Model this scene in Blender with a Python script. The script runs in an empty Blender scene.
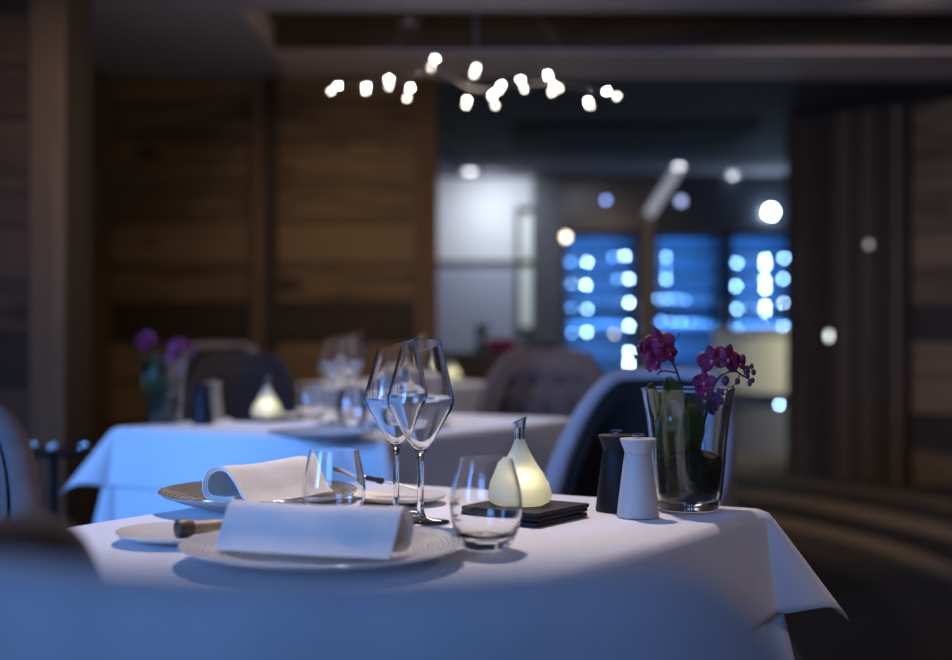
import bpy, math, random
from mathutils import Vector, Matrix
random.seed(7)
sc = bpy.context.scene
COL = sc.collection
PI = math.pi
EYE = 1.02; FPX = 1380.0; TOP = 0.75

def at(x, y, D):
    "a point seen at pixel (x,y) lying D metres ahead"
    return Vector(((x-476)/FPX*D, D, EYE-(y-330)/FPX*D))
def R(a): return math.radians(a)

# ------------------------------------------------------------------ materials
def mat(name):
    m = bpy.data.materials.new(name); m.use_nodes = True
    nt = m.node_tree; b = nt.nodes['Principled BSDF']
    return m, nt, b
def N(nt, t, **kw):
    n = nt.nodes.new(t)
    for k, v in kw.items(): setattr(n, k, v)
    return n
def simple(name, col, rough=.5, metal=0, noise=0.0, nscale=40, bump=0.0, bscale=300, sheen=0, spec=None, emis=None, estr=0, coat=0):
    m, nt, b = mat(name)
    c = (*col, 1)
    b.inputs['Roughness'].default_value = rough
    b.inputs['Metallic'].default_value = metal
    if spec is not None: b.inputs['Specular IOR Level'].default_value = spec
    if sheen: b.inputs['Sheen Weight'].default_value = sheen; b.inputs['Sheen Roughness'].default_value = .4
    if coat: b.inputs['Coat Weight'].default_value = coat
    tc = N(nt, 'ShaderNodeTexCoord')
    nz = N(nt, 'ShaderNodeTexNoise'); nz.inputs['Scale'].default_value = nscale; nz.inputs['Detail'].default_value = 4
    nt.links.new(tc.outputs['Object'], nz.inputs['Vector'])
    rp = N(nt, 'ShaderNodeValToRGB')
    k = noise
    rp.color_ramp.elements[0].color = (col[0]*(1-k), col[1]*(1-k), col[2]*(1-k), 1)
    rp.color_ramp.elements[1].color = (min(1, col[0]*(1+k)), min(1, col[1]*(1+k)), min(1, col[2]*(1+k)), 1)
    rp.color_ramp.elements[0].position = .3; rp.color_ramp.elements[1].position = .7
    nt.links.new(nz.outputs['Fac'], rp.inputs['Fac'])
    nt.links.new(rp.outputs['Color'], b.inputs['Base Color'])
    if bump:
        n2 = N(nt, 'ShaderNodeTexNoise'); n2.inputs['Scale'].default_value = bscale
        nt.links.new(tc.outputs['Object'], n2.inputs['Vector'])
        bp = N(nt, 'ShaderNodeBump'); bp.inputs['Strength'].default_value = bump; bp.inputs['Distance'].default_value = .002
        nt.links.new(n2.outputs['Fac'], bp.inputs['Height']); nt.links.new(bp.outputs['Normal'], b.inputs['Normal'])
    if emis:
        b.inputs['Emission Color'].default_value = (*emis, 1); b.inputs['Emission Strength'].default_value = estr
    return m
def emitter(name, col, strength):
    m, nt, b = mat(name)
    b.inputs['Base Color'].default_value = (.8, .8, .8, 1)
    b.inputs['Emission Color'].default_value = (*col, 1); b.inputs['Emission Strength'].default_value = strength
    return m
def glass(name, col=(1, 1, 1), rough=0.0, ior=1.5):
    m, nt, b = mat(name)
    b.inputs['Base Color'].default_value = (*col, 1); b.inputs['Roughness'].default_value = rough
    b.inputs['Transmission Weight'].default_value = 1; b.inputs['IOR'].default_value = ior
    return m
def pane(name, tint=(.9, .95, 1), refl=1.0, rough=.02):
    "clear sheet: fresnel mirror over plain see-through"
    m, nt, b = mat(name); out = nt.nodes['Material Output']
    nt.nodes.remove(b)
    tr = N(nt, 'ShaderNodeBsdfTransparent'); tr.inputs['Color'].default_value = (*tint, 1)
    gl = N(nt, 'ShaderNodeBsdfGlossy'); gl.inputs['Roughness'].default_value = rough
    fr = N(nt, 'ShaderNodeFresnel'); fr.inputs['IOR'].default_value = 1.5
    mx = N(nt, 'ShaderNodeMixShader')
    ml = N(nt, 'ShaderNodeMath', operation='MULTIPLY'); ml.inputs[1].default_value = refl
    nt.links.new(fr.outputs[0], ml.inputs[0]); nt.links.new(ml.outputs[0], mx.inputs[0])
    nt.links.new(tr.outputs[0], mx.inputs[1]); nt.links.new(gl.outputs[0], mx.inputs[2])
    nt.links.new(mx.outputs[0], out.inputs['Surface'])
    return m
def planks(name, dark, light, axis='Z', width=.16, rough=.75, grain='X', knots=True):
    "boards stacked along `axis` (object space), each with its own tone, grain along `grain`"
    m, nt, b = mat(name)
    L = nt.links
    tc = N(nt, 'ShaderNodeTexCoord'); sp = N(nt, 'ShaderNodeSeparateXYZ'); L.new(tc.outputs['Object'], sp.inputs[0])
    dv = N(nt, 'ShaderNodeMath', operation='DIVIDE'); L.new(sp.outputs[axis], dv.inputs[0]); dv.inputs[1].default_value = width
    fl = N(nt, 'ShaderNodeMath', operation='FLOOR'); L.new(dv.outputs[0], fl.inputs[0])
    fr = N(nt, 'ShaderNodeMath', operation='FRACT'); L.new(dv.outputs[0], fr.inputs[0])
    wn = N(nt, 'ShaderNodeTexWhiteNoise', noise_dimensions='1D'); L.new(fl.outputs[0], wn.inputs['W'])
    mp = N(nt, 'ShaderNodeMapping')
    s = {'X': (1.2, 14, 14), 'Y': (14, 1.2, 14), 'Z': (14, 14, 1.2)}[grain]
    mp.inputs['Scale'].default_value = s
    L.new(tc.outputs['Object'], mp.inputs['Vector'])
    cm = N(nt, 'ShaderNodeVectorMath', operation='ADD')
    cb = N(nt, 'ShaderNodeCombineXYZ')
    m7 = N(nt, 'ShaderNodeMath', operation='MULTIPLY'); L.new(fl.outputs[0], m7.inputs[0]); m7.inputs[1].default_value = 7.3
    L.new(m7.outputs[0], cb.inputs[0]); L.new(m7.outputs[0], cb.inputs[1]); L.new(m7.outputs[0], cb.inputs[2])
    L.new(mp.outputs[0], cm.inputs[0]); L.new(cb.outputs[0], cm.inputs[1])
    nz = N(nt, 'ShaderNodeTexNoise'); nz.inputs['Scale'].default_value = 1.5; nz.inputs['Detail'].default_value = 8; nz.inputs['Distortion'].default_value = .6
    L.new(cm.outputs[0], nz.inputs['Vector'])
    ad = N(nt, 'ShaderNodeMath', operation='ADD'); L.new(nz.outputs['Fac'], ad.inputs[0])
    mw = N(nt, 'ShaderNodeMath', operation='MULTIPLY_ADD'); L.new(wn.outputs['Value'], mw.inputs[0]); mw.inputs[1].default_value = .75; mw.inputs[2].default_value = -.36
    L.new(mw.outputs[0], ad.inputs[1])
    rp = N(nt, 'ShaderNodeValToRGB'); rp.color_ramp.elements[0].position = .3; rp.color_ramp.elements[1].position = .75
    rp.color_ramp.elements[0].color = (*dark, 1); rp.color_ramp.elements[1].color = (*light, 1)
    L.new(ad.outputs[0], rp.inputs['Fac'])
    col = rp.outputs['Color']
    if knots:
        v = N(nt, 'ShaderNodeTexVoronoi'); v.inputs['Scale'].default_value = 1.0
        mk = N(nt, 'ShaderNodeMapping'); mk.inputs['Scale'].default_value = {'X': (1.6, 3.2, 3.2), 'Y': (3.2, 1.6, 3.2), 'Z': (3.2, 3.2, 1.6)}[grain]
        L.new(tc.outputs['Object'], mk.inputs['Vector']); L.new(mk.outputs[0], v.inputs['Vector'])
        kr = N(nt, 'ShaderNodeValToRGB'); kr.color_ramp.elements[0].position = .07; kr.color_ramp.elements[1].position = .2
        kr.color_ramp.elements[0].color = (.25, .2, .16, 1); kr.color_ramp.elements[1].color = (1, 1, 1, 1)
        L.new(v.outputs['Distance'], kr.inputs['Fac'])
        mu = N(nt, 'ShaderNodeMix', data_type='RGBA', blend_type='MULTIPLY'); mu.inputs[0].default_value = 1
        L.new(col, mu.inputs[6]); L.new(kr.outputs['Color'], mu.inputs[7]); col = mu.outputs[2]
    gp = N(nt, 'ShaderNodeMath', operation='GREATER_THAN'); gp.inputs[1].default_value = .045
    L.new(fr.outputs[0], gp.inputs[0])
    m2 = N(nt, 'ShaderNodeMix', data_type='RGBA'); L.new(gp.outputs[0], m2.inputs[0])
    m2.inputs[6].default_value = (dark[0]*.3, dark[1]*.3, dark[2]*.3, 1); L.new(col, m2.inputs[7])
    L.new(m2.outputs[2], b.inputs['Base Color'])
    bp = N(nt, 'ShaderNodeBump'); bp.inputs['Strength'].default_value = .5; bp.inputs['Distance'].default_value = .01
    mm = N(nt, 'ShaderNodeMath', operation='MULTIPLY'); L.new(nz.outputs['Fac'], mm.inputs[0]); L.new(gp.outputs[0], mm.inputs[1])
    L.new(mm.outputs[0], bp.inputs['Height']); L.new(bp.outputs['Normal'], b.inputs['Normal'])
    b.inputs['Roughness'].default_value = rough
    return m

M = {}
M['wood_wall'] = planks('weathered timber boards', (.036, .022, .012), (.22, .135, .062), 'Z', .235, grain='X')
M['wood_post'] = planks('timber post', (.13, .080, .042), (.30, .19, .10), 'X', 3.0, grain='Z')
M['wood_orange'] = planks('warm timber edge board', (.14, .07, .025), (.34, .19, .07), 'X', 3.0, grain='Z')
M['wood_recess'] = planks('ceiling timber', (.03, .02, .012), (.13, .075, .035), 'Y', .2, grain='X')
M['wood_vert'] = planks('dark vertical boards', (.045, .028, .015), (.12, .076, .042), 'X', .17, grain='Z', knots=False)
M['wood_dark'] = planks('dark stained boards', (.025, .015, .009), (.085, .050, .027), 'Z', .2, grain='X')
M['plaster'] = simple('grey lavender ceiling plaster', (.33, .33, .40), .8, noise=.06, nscale=3)
M['plaster_shaded'] = simple('ceiling plaster darkened as shade', (.075, .075, .09), .8, noise=.1, nscale=2)
M['plaster_beige'] = simple('beige plaster trim', (.72, .62, .57), .7, noise=.06, nscale=3)
M['slot_shade'] = simple('black ceiling slot shade', (.03, .03, .035), .9, noise=.05)
M['white_wall'] = simple('white wall plaster', (.75, .76, .80), .7, noise=.03)
M['wainscot'] = simple('pale blue grey panel', (.46, .50, .64), .6, noise=.05)
M['dark_glossy'] = simple('dark lacquered fascia', (.035, .04, .055), .22, noise=.1)
M['dark_grey'] = simple('dark grey column plaster', (.12, .125, .14), .6, noise=.08, nscale=6)
M['brown_metal'] = simple('brown metal post', (.22, .16, .11), .4, .4, noise=.1)
M['pale_metal'] = simple('pale brushed metal', (.6, .6, .64), .3, .6, noise=.05)
M['cloth'] = simple('white linen tablecloth', (.80, .79, .80), .85, noise=.02, nscale=60, bump=.12, bscale=900, sheen=.15)
M['napkin_cloth'] = simple('cream linen napkin', (.80, .77, .72), .85, noise=.03, nscale=80, bump=.2, bscale=1200)
M['velvet'] = simple('taupe velvet', (.21, .165, .15), .85, noise=.12, nscale=25, sheen=.25)
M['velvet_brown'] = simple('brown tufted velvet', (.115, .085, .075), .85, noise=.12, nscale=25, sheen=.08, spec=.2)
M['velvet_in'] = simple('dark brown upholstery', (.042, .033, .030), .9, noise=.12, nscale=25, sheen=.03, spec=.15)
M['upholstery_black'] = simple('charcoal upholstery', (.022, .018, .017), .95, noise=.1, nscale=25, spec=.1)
M['velvet_pale_lit'] = simple('pale velvet with lit rim tone', (.38, .33, .33), .85, noise=.1, nscale=20, sheen=.2)  # shell velvet lightened, the lit rim's brightness put into the colour
M['velvet_grey_lit'] = simple('grey velvet lightened as lit', (.62, .62, .64), .85, noise=.1, nscale=15, sheen=.3)  # lightened for the front chair, blue light's brightness put into the colour
M['leg_black'] = simple('black chair leg metal', (.02, .02, .02), .35, .6, noise=.05)
M['glass'] = glass('clear glass')
M['glass_thin'] = pane('thin clear glass', (.985, .99, .995), 2.2)
M['cab_glass'] = pane('wine cabinet door glass', (.85, .93, 1), .6)
M['mill_black'] = simple('matt black mill body', (.010, .011, .017), .5, spec=.25, noise=.05)
M['mill_white'] = simple('matt pale grey mill body', (.46, .46, .44), .5, noise=.02)
M['chrome'] = simple('chrome', (.8, .8, .8), .12, 1, noise=.02)
M['steel'] = simple('brushed cutlery steel', (.55, .54, .53), .25, 1, noise=.06)
M['coaster'] = simple('dark slate leather', (.018, .016, .019), .6, spec=.2, noise=.2, nscale=120, bump=.4, bscale=500)
M['horn'] = simple('dark brown wooden knife butt', (.09, .055, .035), .45, noise=.3, nscale=90)
M['tan_wood'] = simple('honey wood knife handle', (.46, .30, .15), .45, noise=.25, nscale=70)
M['dark_bead'] = simple('black beaded ferrule', (.02, .02, .022), .3, .3, noise=.1)
M['bark'] = simple('dark moss and bark', (.030, .028, .014), .9, noise=.7, nscale=60, bump=1, bscale=120)
M['leaf'] = simple('green orchid leaf', (.045, .075, .018), .4, noise=.25, nscale=30)
M['stem'] = simple('dark orchid stem', (.045, .025, .022), .5, noise=.2)
M['petal'] = simple('deep magenta petal', (.20, .003, .055), .55, noise=.35, nscale=60)
M['petal_dim'] = simple('violet petal', (.13, .05, .20), .5, noise=.3, nscale=60)
M['lip'] = simple('pale pink orchid lip', (.55, .12, .3), .5, noise=.2, nscale=80)
M['bud'] = simple('dark plum bud', (.10, .02, .045), .5, noise=.3, nscale=60)
M['black_top'] = simple('black lacquer', (.015, .015, .017), .18, noise=.05)
M['pink'] = simple('pink cushion fabric', (.55, .03, .16), .8, noise=.1)
M['pale_counter'] = simple('pale cream counter front', (.62, .60, .46), .6, noise=.04)
M['grey_counter'] = simple('grey counter base', (.16, .16, .18), .6, noise=.06)
M['cab_inner'] = simple('cabinet inner lining', (.20, .28, .38), .4, noise=.05)
M['cab_body'] = simple('black cabinet body', (.015, .016, .02), .35, noise=.05)
M['bottle'] = simple('dark green wine bottle glass', (.06, .12, .12), .08, noise=.1, coat=.5)
M['foil'] = simple('bottle capsule foil', (.5, .55, .6), .3, .7, noise=.1)
M['plant'] = simple('dark house plant leaf', (.02, .035, .03), .6, noise=.2)
M['bulb'] = emitter('warm white bulb', (1, .93, .82), 130)
M['bulb_dim'] = emitter('weak white bulb', (1, .93, .82), 30)
M['led_blue'] = emitter('cool blue cabinet light', (.38, .66, 1), 42)
M['led_white'] = emitter('icy white cabinet light', (.62, .82, 1), 70)
M['led_dim'] = emitter('dim blue light', (.22, .5, 1), 25)
M['downlight'] = emitter('downlight lens', (.9, .93, 1), 14)
M['downlight_dim'] = emitter('small downlight lens', (.45, .55, 1), 2.2)
M['warm_dot'] = emitter('warm pilot lamp', (1, .8, .6), 9)
M['mirror_reflection'] = emitter('glowing mirror reflection', (.62, .80, .80), .28)
M['led_faint'] = emitter('faint blue lamp', (.25, .4, 1), 6)
M['reflection_strip'] = emitter('glowing ceiling strip reflection', (.8, .85, 1), .28)
M['flame'] = emitter('oil flame', (1, .80, .46), 22)
M['chrome_dark'] = simple('smoked metal arm', (.25, .23, .21), .3, .8)

# frosted oil lamp glass: light from the flame soaks through it
m, nt, b = mat('frosted lamp glass'); out = nt.nodes['Material Output']
tl = N(nt, 'ShaderNodeBsdfTranslucent'); tl.inputs['Color'].default_value = (.80, .84, .74, 1)
b.inputs['Base Color'].default_value = (.55, .60, .54, 1); b.inputs['Roughness'].default_value = .35
mx = N(nt, 'ShaderNodeMixShader'); mx.inputs[0].default_value = .45
nt.links.new(b.outputs[0], mx.inputs[1]); nt.links.new(tl.outputs[0], mx.inputs[2]); nt.links.new(mx.outputs[0], out.inputs['Surface'])
M['frosted'] = m

# ridged glazed plates
def plate_mat(name, col, col2, rough, metal=0):
    m, nt, b = mat(name); L = nt.links
    tc = N(nt, 'ShaderNodeTexCoord')
    nz = N(nt, 'ShaderNodeTexNoise'); nz.inputs['Scale'].default_value = 6; L.new(tc.outputs['Object'], nz.inputs['Vector'])
    ln = N(nt, 'ShaderNodeVectorMath', operation='LENGTH'); L.new(tc.outputs['Object'], ln.inputs[0])
    a = N(nt, 'ShaderNodeMath', operation='MULTIPLY_ADD'); L.new(nz.outputs['Fac'], a.inputs[0]); a.inputs[1].default_value = .022; L.new(ln.outputs['Value'], a.inputs[2])
    s = N(nt, 'ShaderNodeMath', operation='MULTIPLY'); L.new(a.outputs[0], s.inputs[0]); s.inputs[1].default_value = 2*PI/.0062
    sn = N(nt, 'ShaderNodeMath', operation='SINE'); L.new(s.outputs[0], sn.inputs[0])
    n2 = N(nt, 'ShaderNodeTexNoise'); n2.inputs['Scale'].default_value = 90; L.new(tc.outputs['Object'], n2.inputs['Vector'])
    ad = N(nt, 'ShaderNodeMath', operation='ADD'); L.new(sn.outputs[0], ad.inputs[0]); L.new(n2.outputs['Fac'], ad.inputs[1])
    bp = N(nt, 'ShaderNodeBump'); bp.inputs['Strength'].default_value = .9; bp.inputs['Distance'].default_value = .0016
    L.new(ad.outputs[0], bp.inputs['Height']); L.new(bp.outputs['Normal'], b.inputs['Normal'])
    mr = N(nt, 'ShaderNodeMapRange'); mr.inputs[1].default_value = -1; mr.inputs[2].default_value = 1.6; L.new(ad.outputs[0], mr.inputs[0])
    mc = N(nt, 'ShaderNodeMix', data_type='RGBA'); L.new(mr.outputs[0], mc.inputs[0])
    mc.inputs[6].default_value = (*col2, 1); mc.inputs[7].default_value = (*col, 1)
    L.new(mc.outputs[2], b.inputs['Base Color'])
    b.inputs['Roughness'].default_value = rough; b.inputs['Metallic'].default_value = metal
    return m
M['plate_ridged'] = plate_mat('ridged silvery glaze', (.66, .60, .52), (.20, .16, .13), .22, .4)
M['plate_white'] = plate_mat('ridged white glaze', (.80, .80, .80), (.68, .68, .70), .22)
M['plate_small'] = simple('plain cream porcelain', (.72, .69, .64), .3, noise=.03)
M['plate_under'] = simple('grey unglazed underside', (.42, .41, .42), .5, noise=.05)

# carpet with sweeping light and dark bands
def carpet():
    m, nt, b = mat('banded carpet'); L = nt.links
    tc = N(nt, 'ShaderNodeTexCoord'); sp = N(nt, 'ShaderNodeSeparateXYZ'); L.new(tc.outputs['Object'], sp.inputs[0])
    nz = N(nt, 'ShaderNodeTexNoise'); nz.inputs['Scale'].default_value = .45; L.new(tc.outputs['Object'], nz.inputs['Vector'])
    def mth(op, a, bb, c=None):
        n = N(nt, 'ShaderNodeMath', operation=op)
        for i, v in enumerate((a, bb, c)):
            if v is None: continue
            if isinstance(v, (int, float)): n.inputs[i].default_value = v
            else: L.new(v, n.inputs[i])
        return n.outputs[0]
    x = mth('SUBTRACT', sp.outputs['X'], .5); y = mth('MULTIPLY', mth('SUBTRACT', sp.outputs['Y'], 5.45), .55)
    r = mth('SQRT', mth('ADD', mth('MULTIPLY', x, x), mth('MULTIPLY', y, y)), 0)
    r = mth('ADD', r, mth('MULTIPLY', mth('SUBTRACT', nz.outputs['Fac'], .5), .25))
    rp = N(nt, 'ShaderNodeValToRGB'); L.new(mth('DIVIDE', r, 4.0), rp.inputs['Fac'])
    cr = rp.color_ramp
    dk = (.016, .014, .014, 1); md = (.045, .037, .034, 1); lt = (.20, .15, .115, 1)
    stops = [(0, dk), (.255, dk), (.275, md), (.345, md), (.362, lt), (.395, lt), (.41, dk), (.475, dk), (.49, lt), (.54, lt), (.56, md), (.62, dk), (.68, lt), (.72, md), (.85, dk), (1, md)]
    cr.elements[0].position = 0; cr.elements[0].color = dk; cr.elements[1].position = 1; cr.elements[1].color = md
    for p, c in stops[1:-1]:
        e = cr.elements.new(p); e.color = c
    L.new(rp.outputs['Color'], b.inputs['Base Color'])
    b.inputs['Roughness'].default_value = .95
    n2 = N(nt, 'ShaderNodeTexNoise'); n2.inputs['Scale'].default_value = 300; L.new(tc.outputs['Object'], n2.inputs['Vector'])
    bp = N(nt, 'ShaderNodeBump'); bp.inputs['Strength'].default_value = .6; bp.inputs['Distance'].default_value = .004
    L.new(n2.outputs['Fac'], bp.inputs['Height']); L.new(bp.outputs['Normal'], b.inputs['Normal'])
    return m
M['carpet'] = carpet()

# ------------------------------------------------------------------ mesh tools
class MB:
    def __init__(s): s.v = []; s.f = []; s.sm = []
    def add(s, verts, faces, smooth=True):
        o = len(s.v); s.v += [tuple(p) for p in verts]
        for f in faces: s.f.append(tuple(i+o for i in f)); s.sm.append(smooth)
        return s
    def box(s, x0, x1, y0, y1, z0, z1, mtx=None):
        v = [Vector((x, y, z)) for z in (z0, z1) for y in (y0, y1) for x in (x0, x1)]
        if mtx: v = [mtx @ p for p in v]
        return s.add(v, [(0, 2, 3, 1), (4, 5, 7, 6), (0, 1, 5, 4), (2, 6, 7, 3), (0, 4, 6, 2), (1, 3, 7, 5)], False)
    def lathe(s, prof, n=48, c=(0, 0, 0), closed=False, fn=None, smooth=True, caps=True):
        verts = []; faces = []; c = Vector(c)
        m_ = len(prof)
        for i in range(n):
            a = 2*PI*i/n
            for (r, z) in prof:
                p = Vector((r*math.cos(a), r*math.sin(a), z))
                if fn: p = fn(p, r, z, a)
                verts.append(p+c)
        for i in range(n):
            j = (i+1) % n
            for k in range(m_ if closed else m_-1):
                l = (k+1) % m_
                faces.append((i*m_+k, j*m_+k, j*m_+l, i*m_+l))
        if not closed:
            if caps and prof[0][0] > 1e-6: faces.append(tuple(i*m_ for i in range(n))[::-1])
            if caps and prof[-1][0] > 1e-6: faces.append(tuple(i*m_+m_-1 for i in range(n)))
        return s.add(verts, faces, smooth)
    def tube(s, pts, rad, n=10, caps=True):
        pts = [Vector(p) for p in pts]
        if isinstance(rad, (int, float)): rad = [rad]*len(pts)
        verts = []; faces = []
        up = Vector((0, 0, 1)); prev = None
        for i, p in enumerate(pts):
            t = (pts[min(i+1, len(pts)-1)]-pts[max(i-1, 0)]).normalized()
            if prev is None:
                a = up if abs(t.z) < .9 else Vector((1, 0, 0))
                u = t.cross(a).normalized()
            else:
                u = (prev-t*prev.dot(t)).normalized()
            prev = u; w = t.cross(u)
            for k in range(n):
                a = 2*PI*k/n
                verts.append(p+(u*math.cos(a)+w*math.sin(a))*rad[i])
        for i in range(len(pts)-1):
            for k in range(n):
                l = (k+1) % n
                faces.append((i*n+k, i*n+l, (i+1)*n+l, (i+1)*n+k))
        if caps:
            faces.append(tuple(range(n))[::-1]); faces.append(tuple((len(pts)-1)*n+k for k in range(n)))
        return s.add(verts, faces)
    def ball(s, c, r, n=16, sc_=(1, 1, 1)):
        c = Vector(c); prof = [(r*math.sin(PI*k/(n//2)), -r*math.cos(PI*k/(n//2))) for k in range(n//2+1)]
        prof[0] = (0, -r); prof[-1] = (0, r)
        return s.lathe(prof, n, c, fn=lambda p, r_, z, a: Vector((p.x*sc_[0], p.y*sc_[1], p.z*sc_[2])))
    def grid(s, fn, nu, nv, smooth=True):
        verts = [fn(i/nu, j/nv) for i in range(nu+1) for j in range(nv+1)]
        faces = [(i*(nv+1)+j, (i+1)*(nv+1)+j, (i+1)*(nv+1)+j+1, i*(nv+1)+j+1) for i in range(nu) for j in range(nv)]
        return s.add(verts, faces, smooth)
    def build(s, name, material, parent=None, loc=None, rotz=0, bevel=0, subsurf=0, solid=0, weld=True):
        me = bpy.data.meshes.new(name); me.from_pydata(s.v, [], s.f); me.update()
        for p, q in zip(me.polygons, s.sm): p.use_smooth = q
        import bmesh
        bm = bmesh.new(); bm.from_mesh(me)
        if weld: bmesh.ops.remove_doubles(bm, verts=bm.verts, dist=1e-6)
        bmesh.ops.recalc_face_normals(bm, faces=bm.faces)
        bm.to_mesh(me); bm.free()
        me.set_sharp_from_angle(angle=R(42))
        me.materials.append(material)
        o = bpy.data.objects.new(name, me); COL.objects.link(o)
        if parent: o.parent = parent
        if loc is not None: o.location = loc
        o.rotation_euler[2] = rotz
        if solid:
            md = o.modifiers.new('s', 'SOLIDIFY'); md.thickness = solid; md.offset = 0
        if bevel:
            md = o.modifiers.new('b', 'BEVEL'); md.width = bevel; md.segments = 3; md.limit_method = 'ANGLE'; md.angle_limit = R(50)
            md.harden_normals = False
        if subsurf:
            md = o.modifiers.new('ss', 'SUBSURF'); md.levels = subsurf; md.render_levels = subsurf
        return o
def tag(o, label=None, cat=None, group=None, kind=None):
    if label: o['label'] = label
    if cat: o['category'] = cat
    if group: o['group'] = group
    if kind: o['kind'] = kind
    return o
def empty(name, loc=(0, 0, 0), rotz=0):
    o = bpy.data.objects.new(name, None); COL.objects.link(o)
    o.location = loc; o.rotation_euler[2] = rotz; o.empty_display_size = .05
    return o
def kids(o): return [c for c in bpy.data.objects if c.parent == o]
def dup(o, loc=None, rotz=None, label=None, group=None, parent=None):
    c = o.copy(); COL.objects.link(c)
    if parent: c.parent = parent
    if loc is not None: c.location = loc
    if rotz is not None: c.rotation_euler[2] = rotz
    if label: c['label'] = label
    if group: c['group'] = group
    for ch in kids(o): dup(ch, parent=c)
    return c
def struct(o): o['kind'] = 'structure'; return o
def area(name, loc, target, size, power, col, spread=180, size_y=None):
    l = bpy.data.lights.new(name, 'AREA'); l.energy = power; l.color = col; l.size = size
    l.shape = 'DISK' if size_y is None else 'RECTANGLE'
    if size_y: l.size_y = size_y
    l.spread = R(spread)
    o = bpy.data.objects.new(name, l); COL.objects.link(o); o.location = loc
    o.rotation_euler = (Vector(target)-Vector(loc)).to_track_quat('-Z', 'Y').to_euler()
    return o
def point(name, loc, power, col, rad=.05):
    l = bpy.data.lights.new(name, 'POINT'); l.energy = power; l.color = col; l.shadow_soft_size = rad
    o = bpy.data.objects.new(name, l); COL.objects.link(o); o.location = loc
    return o

# ------------------------------------------------------------------ the room
H = 2.5; WD = 8.1
def sbox(name, m, *a, **k): return struct(MB().box(*a).build(name, m, **k))
sbox('floor', M['carpet'], -5, 6, -2.5, 14, -.1, 0)
# main ceiling with a timber-lined recess
cx0, ry0, ry1 = -1.09, 6.42, 7.35
sbox('ceiling', M['plaster'], -5, 6, -2.5, ry0, H, H+.14)
sbox('ceiling', M['plaster'], -5, cx0, ry0, WD+.2, H, H+.14)
sbox('trim_1', M['plaster_beige'], cx0, 6, ry1, WD+.05, H, H+.14)
sbox('ceiling', M['wood_recess'], cx0-.05, 6, ry0-.05, ry1+.02, H+.14, H+.2)
sbox('trim_2', M['wood_recess'], cx0, 6, ry1-.02, ry1, H+.012, H+.14)
sbox('trim_3', M['plaster_beige'], cx0, cx0+.015, ry0, ry1-.02, H-.004, H+.14)
sbox('ceiling', M['plaster_shaded'], -1.5, 6, WD+.05, 12.0, H+.02, H+.14)  # less-lit far ceiling, its shade put into the colour
sbox('ceiling', M['plaster'], -1.5, 6, 12.0, 14, H, H+.14)
sbox('trim_4', M['slot_shade'], (515-476)/FPX*10.5, (745-476)/FPX*10.5, 9.95, 11.2, H-.01, H+.02)  # flat dark panel standing in for the shade of a ceiling slot
# timber wall on the left rear
wx1 = (437-476)/FPX*WD
sbox('wall_rear_left', M['wood_wall'], -2.14, wx1-.13, WD, WD+.12, 0, H+.02)
sbox('trim_5', M['wood_orange'], wx1-.13, wx1, WD-.03, WD+.14, 0, H)
o = MB().box(-.076, .076, -.05, .0, 0, H).build('trim_6', M['wood_post'], loc=((265-476)/FPX*WD, WD, 0)); struct(o)
sbox('wall_left', M['wood_post'], -2.28, -2.14, 5.4, WD, 0, H)
# big timber post in front and the wall running left from it
pD = 5.1; pxr = (65-476)/FPX*pD
o = MB().box(-.135, 0, 0, .36, 0, H).build('trim_7', M['wood_post'], loc=(pxr, pD, 0), bevel=.006); struct(o)
sbox('wall_left_front', M['wood_dark'], -4.6, pxr-.135, pD+.03, pD+.13, 0, H)
sbox('baseboard_left', M['wood_dark'], -2.14, wx1-.13, WD-.02, WD, 0, .12)
# back room
BD = 13.4
sbox('wall_back', M['white_wall'], -2, .62, BD, BD+.1, 0, H)
zl = EYE-(264-330)/FPX*BD
sbox('trim_8', M['wainscot'], -2, .42, BD-.03, BD, 0, zl)
sbox('trim_9', M['dark_grey'], -2, .42, BD-.06, BD, zl, zl+.035)
S = 13.2/FPX
def X13(x): return (x-476)*S
def Z13(y): return EYE-(y-330)*S
sbox('wall_column', M['dark_grey'], X13(533), X13(561), 13.0, 13.5, 0, H-.03)
sbox('wall_fascia', M['dark_glossy'], X13(561), 4.2, 13.16, 13.3, Z13(229), H)
sbox('wall_back_right', M['dark_glossy'], X13(561), 4.2, 13.85, 13.95, 0, Z13(229))
sbox('trim_10', M['brown_metal'], X13(641), X13(651), 13.0, 13.16, 0, Z13(212))
o = MB().tube([at(649, 214, 12.9), at(684, 160, 12.6)], .055, 4).build('trim_11', M['reflection_strip']); struct(o)  # glowing bar painting the ceiling strip's reflection in the fascia
# framed mirror strip beside the column
fr = empty('tall_mirror', (X13(524), BD-.07, 0)); tag(fr, 'tall narrow mirror in a dark brown frame beside the grey column', 'mirror')
b_ = MB(); z0, z1 = Z13(332), Z13(206)
b_.box(-.075, -.03, -.04, 0, z0, z1); b_.box(.075, .11, -.04, 0, z0, z1); b_.box(-.075, .11, -.04, 0, z1-.06, z1); b_.box(-.075, .11, -.04, 0, z0, z0+.05)
b_.box(-.03, .075, -.035, 0, Z13(262)-.03, Z13(262)+.03)
b_.build('frame', M['wood_dark'], fr)
MB().box(-.03, .075, -.015, -.001, z0+.05, z1-.06).build('mirror_glass', M['mirror_reflection'], fr)  # mirror glass glows; its bright reflection is put in as emission
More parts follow.
